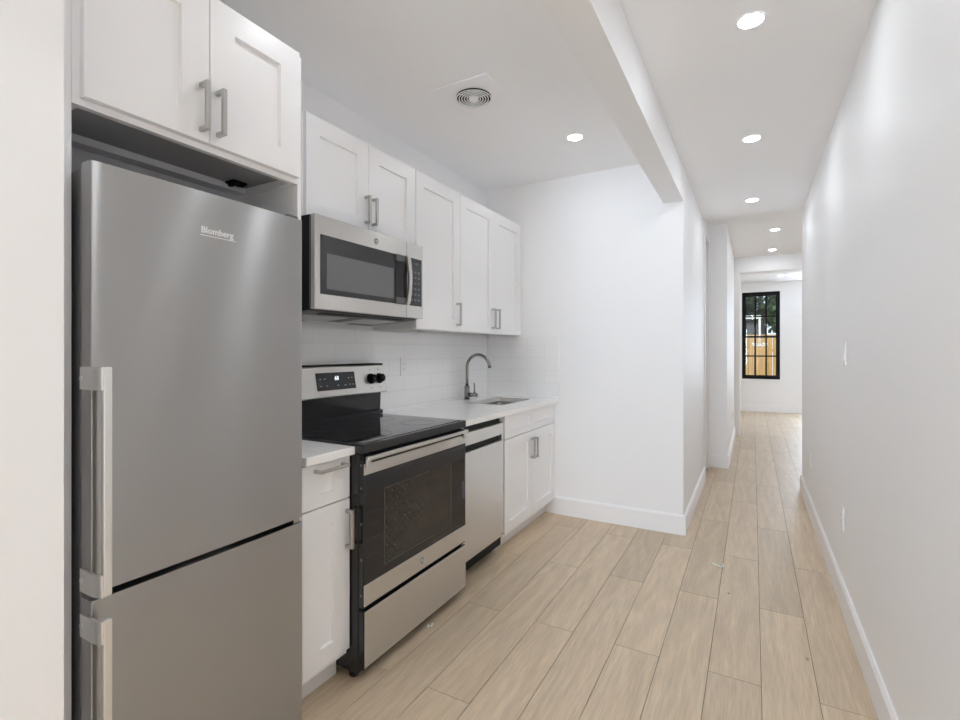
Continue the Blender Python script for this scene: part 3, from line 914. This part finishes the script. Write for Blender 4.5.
# oven door
od = MB().box(-1.3515, DX - .004, RY0 + .004, RY1 - .002, .288, .888, .002).build('oven_door', M['black_enamel'], ra)
MB().box(DX - .0038, DX, RY0 + .006, RY1 - .004, .380, .8105, .001).build('door_glass', M['black_glass'], od)
MB().box(DX - .0038, DX + .001, RY0 + .006, RY1 - .004, .811, .8545, .001).build('upper_trim', M['steel_light'], od)
MB().box(DX - .0038, DX + .001, RY0 + .006, RY1 - .004, .297, .3795, .001).build('lower_trim', M['steel_light'], od)
MB().box(DX + .0001, DX + .0006, 1.578, 2.082, .424, .732).build('oven_window', M['oven_window'], od)
wf = MB()
for (a, b, c, d) in ((1.574, 2.086, .421, .4235), (1.574, 2.086, .7325, .735), (1.574, 1.5775, .4236, .7324), (2.0825, 2.086, .4236, .7324)):
    wf.box(DX + .0001, DX + .0009, a, b, c, d)
wf.build('window_border', mat('oven_window_border', (.05, .05, .05), .3), od)
ho = MB().box(DX + .008, DX + .022, RY0 + .008, RY1 - .006, .868, .885, .004, 2)
for yy in (RY0 + .010, RY1 - .034):
    ho.box(DX + .0012, DX + .012, yy, yy + .026, .838, .884, .003)
ho.build('handle', M['steel_light'], od)
vt = MB()
yy = RY0 + .05
while yy < RY1 - .1:
    vt.box(DX - .0037, DX - .0015, yy, yy + .105, .8565, .8665); yy += .135
vt.build('vent_slot', M['black'], od)
def ge_badge(x, y, z, r, parent):
    b = MB().cyl((x, y, z), (x + .0015, y, z), r, seg=28).build('badge', M['dark_steel'], parent)
    rg = MB()
    pts = [(x + .0016, y + r * .86 * math.cos(a), z + r * .86 * math.sin(a)) for a in [2 * math.pi * k / 24 for k in range(25)]]
    rg.tube(pts, r * .06, 6).build('badge_ring', M['lettering'], b)
    text_mesh('badge_monogram', 'GE', r * 1.0, facing_x(x + .0018, y, z), M['lettering'], b, .0003, .0002, .85)
ge_badge(DX + .0011, 1.838, .337, .0165, od)
dr = MB().box(-1.3515, DX - .002, RY0 + .004, RY1 - .002, .048, .277, .002).build('storage_drawer', M['black_enamel'], ra)
MB().box(DX - .0018, DX + .001, RY0 + .008, RY1 - .003, .055, .2755, .001).build('drawer_panel', M['steel_light'], dr)
# bolts on the side of the door
for zz in (.34, .48, .62, .76, .85):
    MB().cyl((-1.338, RY0 + .0038, zz), (-1.338, RY0 + .0008, zz), .004, seg=10).build('side_bolt', M['grey_plastic'], od)

# ------------------------------------------------------------------ microwave
mw = thing('microwave', (-1.8, 1.85, 1.47), 'stainless steel microwave mounted over the range', 'microwave')
MX, MY0, MY1 = -1.605, 1.462, 2.236
MB().prism([(XL + .0135, 1.450), (-1.641, 1.474), (-1.641, 1.8765), (XL + .0135, 1.8765)], 'y', MY0 + .006, MY1 - .001).build('body', M['black'], mw)
MB().box(-1.6405, -1.628, MY0 + .004, MY1 - .002, 1.476, 1.8745).build('door_gap', M['grey_plastic'], mw)
SM = 2.087
md = MB().box(-1.6275, MX, MY0, SM - .001, 1.474, 1.876, .003, 2).build('door', M['steel_light'], mw)
MB().box(MX + .0002, MX + .0012, 1.493, 2.078, 1.540, 1.794, .0004).build('door_glass', M['mw_border'], md)
MB().box(MX + .0013, MX + .002, 1.528, 1.978, 1.564, 1.718).build('door_window', M['mw_window'], md)
hw = MB()
# bowed vertical handle
b = bmesh.new()
n = 14
prev = None
for k in range(n + 1):
    u = k / n
    z = 1.545 + .25 * u
    bow = .022 + .014 * math.sin(math.pi * u)
    ring = [b.verts.new((MX + bow + dx, 2.060 + dy, z)) for dx, dy in ((-.008, 0), (.003, 0), (.006, .005), (.006, .023), (.003, .028), (-.008, .028))]
    if prev:
        for j in range(6):
            b.faces.new((prev[j], prev[(j + 1) % 6], ring[(j + 1) % 6], ring[j]))
    else:
        b.faces.new(ring[::-1])
    prev = ring
b.faces.new(prev)
bmesh.ops.recalc_face_normals(b, faces=b.faces)
hw._join(b)
mh = hw.build('handle', M['steel_light'], md)
MB().box(MX + .0022, MX + .0135, 1.990, 2.086, 1.541, 1.575, .002).build('handle_mount', M['grey_plastic'], md)
hm = MB().box(MX + .0022, MX + .0135, 1.990, 2.086, 1.760, 1.794, .002).build('handle_mount', M['grey_plastic'], md)
MB().prism([(MX + .0022, 1.990), (MX + .0040, 1.990), (MX + .0128, 2.030), (MX + .0128, 2.076), (MX + .0022, 2.076)], 'z', 1.5752, 1.7598).build('grip_recess', M['black_enamel'], hm)
ge_badge(MX + .0002, 1.849, 1.832, .0155, md)
mp_ = MB().box(-1.6275, MX, SM + .001, MY1, 1.474, 1.876, .003, 2).build('control_panel', M['steel_light'], mw)
kp = MB().box(MX + .0002, MX + .0012, 2.112, 2.222, 1.540, 1.797, .0004).build('keypad', M['mw_border'], mp_)
MB().box(MX + .0013, MX + .0017, 2.128, 2.206, 1.752, 1.782).build('display', M['black_glass'], kp)
text_mesh('digits', '12:00', .020, facing_x(MX + .0019, 2.167, 1.767), M['grey_plastic'], kp, .0001)
for r_ in range(6):
    for c_ in range(3):
        y = 2.133 + .030 * c_; z = 1.722 - .030 * r_
        MB().box(MX + .0013, MX + .0017, y - .007, y + .009, z - .005, z + .005).build('key', M['grey_plastic'], kp)
# underside, sloping down to the wall: vents, grease filters and lamp lens
def under(x0, x1, y0, y1, t0, t1):
    zz = lambda x: 1.450 + (x - (XL + .0135)) * .024 / .3455
    return MB().prism([(x0, zz(x0) - t1), (x1, zz(x1) - t1), (x1, zz(x1) - t0), (x0, zz(x0) - t0)], 'y', y0, y1)
under(XL + .02, -1.65, MY0 + .012, MY1 - .012, .0003, .006).build('base_plate', M['grey_plastic'], mw)
for (a, b2) in ((1.53, 1.80), (1.90, 2.17)):
    under(-1.90, -1.74, a, b2, .0062, .0095).build('grease_filter', M['nickel'], mw)
under(-1.70, -1.66, 1.56, 2.14, .0062, .009).build('vent_grille', M['black'], mw)
under(-1.965, -1.925, 1.70, 2.0, .0062, .008).build('lamp_lens', M['white_plastic'], mw)

# ------------------------------------------------------------------ dishwasher
dw = thing('dishwasher', (-1.7, 2.52, 0), 'stainless steel dishwasher between range and sink cabinet', 'dishwasher')
DY0, DY1 = 2.2365, 2.8115
MB().box(-1.97, -1.4105, DY0 + .002, DY1 - .002, .06, .872).build('tub', M['black'], dw)
dp = MB().box(-1.41, XF, DY0 + .003, DY1 - .002, .124, .730, .002).build('door_panel', M['steel_light'], dw)
MB().box(-1.41, XF, DY0 + .003, DY1 - .002, .768, .841, .002).box(-1.41, XF, DY1 - .030, DY1 - .002, .7305, .7675).box(-1.41, XF, DY0 + .003, DY0 + .03, .7305, .7675).build('control_strip', M['steel_light'], dw)
MB().box(-1.4102, -1.408, DY0 + .0305, DY1 - .0305, .7308, .7672).build('pocket_handle', M['black'], dw)
MB().box(-1.4102, -1.402, DY0 + .006, DY1 - .006, .8415, .871).build('control_lip', M['black'], dw)
MB().box(-1.50, -1.484, DY0 + .002, DY1 - .002, .004, .118).build('toe_panel', M['black'], dw)
MB().box(-1.445, -1.395, DY1 - .045, DY1 - .02, .8722, .8745).box(-1.398, -1.395, DY1 - .045, DY1 - .02, .850, .8722).cyl((-1.3945, DY1 - .032, .863), (-1.392, DY1 - .032, .863), .006, seg=12).build('mounting_bracket', M['nickel'], dw)
for dy in (DY1 - .018,):
    MB().cyl((XF + .0002, dy, .137), (XF + .002, dy, .137), .006, seg=12).build('screw_cap', M['dark_steel'], dw)

# ------------------------------------------------------------------ switches and outlets
def plate_x(name, x, sx, y, z, label, cat, rocker, group=None):
    """wall plate on a face at x, facing sx"""
    t = thing(name, (x, y, z - .057), label, cat, group)
    x0, x1 = sorted((x + sx * .0005, x + sx * .0065))
    MB().box(x0, x1, y - .036, y + .036, z - .058, z + .058, .002, 2).build('cover_plate', M['white_plastic'], t)
    a, b = sorted((x + sx * .0066, x + sx * .0095))
    if rocker:
        MB().prism([(x + sx * .0066, z - .034), (x + sx * .0105, z - .034), (x + sx * .008, z), (x + sx * .0075, z + .034), (x + sx * .0066, z + .034)], 'y', y - .017, y + .017).build('rocker', M['white_plastic'], t)
    else:
        fc_ = MB().box(a, b, y - .017, y + .017, z - .034, z + .034, .001).build('socket_face', M['white_plastic'], t)
        c, d = sorted((x + sx * .0096, x + sx * .0099))
        for dz in (.017, -.017):
            MB().box(c, d, y - .008, y - .006, z + dz - .005, z + dz + .005).build('socket_slot', M['dark_lettering'], fc_)
            MB().box(c, d, y + .006, y + .008, z + dz - .004, z + dz + .004).build('socket_slot', M['dark_lettering'], fc_)
    return t
plate_x('wall_outlet', XL + .012, 1, 2.552, 1.195, 'white outlet on the tile backsplash behind the worktop', 'outlet', False)
plate_x('light_switch', XR, -1, 3.005, 1.285, 'white light switch on the right corridor wall', 'switch', True)
plate_x('wall_outlet', XR, -1, 3.07, .450, 'white outlet low on the right wall nearest the camera', 'outlet', False, 'outlets along the right wall')
plate_x('wall_outlet', XR, -1, 4.66, .440, 'white outlet low on the right wall farther down the corridor', 'outlet', False, 'outlets along the right wall')
plate_x('wall_outlet', -.25, 1, 7.45, .42, 'white outlet low on the projecting wall before the end room', 'outlet', False)

# ------------------------------------------------------------------ ceiling lights and vent
def downlight(x, y, z, label):
    t = thing('recessed_light', (x, y, z), label, 'ceiling light', 'recessed ceiling lights')
    MB().ring((x, y, 0), .0443, .0485, z - .0045, z - .0005, 40).build('trim_ring', M['white_plastic'], t)
    MB().cyl((x, y, z - .003), (x, y, z - .0006), .044, seg=40).build('diffuser', M['lamp'], t)
downlight(-.007, 2.183, ZC, 'recessed corridor light nearest the camera, largest in view')
downlight(-.007, 3.404, ZC, 'second recessed light along the corridor ceiling')
downlight(-.007, 4.80, ZC, 'third recessed light, just before the corridor ceiling steps up')
downlight(.223, 6.64, ZH, 'recessed light just past the step in the ceiling')
downlight(.235, 7.95, ZH, 'recessed light right before the opening to the end room')
downlight(.47, 11.0, 2.73, 'recessed light in the end room above the black window')
downlight(-.996, 3.045, ZK, 'recessed light in the kitchen ceiling near the blank wall')
downlight(-.996, 1.35, ZK, 'recessed light in the kitchen ceiling in front of the refrigerator')
downlight(-.007, .95, ZC, 'recessed corridor light right above the camera')

vx, vy = -1.308, 2.285
cv = thing('ceiling_vent', (vx, vy, ZK), 'round slotted exhaust vent on a square plate in the kitchen ceiling', 'vent')
MB().box(vx - .165, vx + .165, vy - .165, vy + .165, ZK - .009, ZK - .0005, .004).build('square_plate', M['trim'], cv)
MB().cyl((vx, vy, ZK - .0096), (vx, vy, ZK - .0091), .094, seg=48).build('vent_opening', M['black'], cv)
rg = MB()
for r in (.0955, .081, .067, .053, .039):
    rg.ring((vx, vy, 0), r - .0055, r, ZK - .021, ZK - .018, 48)
for k in range(3):
    a = 2 * math.pi * k / 3
    d = Vector((math.cos(a), math.sin(a), 0))
    rg.tube([Vector((vx, vy, ZK - .0165)) + d * .02, Vector((vx, vy, ZK - .0165)) + d * .094], .0015, 6)
rg.build('vent_rings', M['white_plastic'], cv)
MB().cyl((vx, vy, ZK - .0225), (vx, vy, ZK - .0098), .028, .024, 32, bev=.002).build('centre_disc', M['ceiling'], cv)

# ------------------------------------------------------------------ litter on the floor
tag(MB().tube([(-.228, 3.30, .0045), (-.200, 3.285, .0045), (-.170, 3.270, .0045), (-.150, 3.285, .005), (-.168, 3.312, .006)], .0042, 6).build('plastic_strip', M['paper']),
    'bent white plastic strip lying on the corridor floor', 'litter')
mb = MB()
for (dx, dy, r) in ((0, 0, .008), (.012, .01, .006), (-.008, .014, .005), (.006, .026, .006)):
    mb.sphere((-1.335 + dx, 1.90 + dy, r * .5 + .0005), r, 1, (1, 1, .5))
tag(mb.build('plaster_crumb', M['paper']), 'small white crumb lying below the range drawer', 'litter')
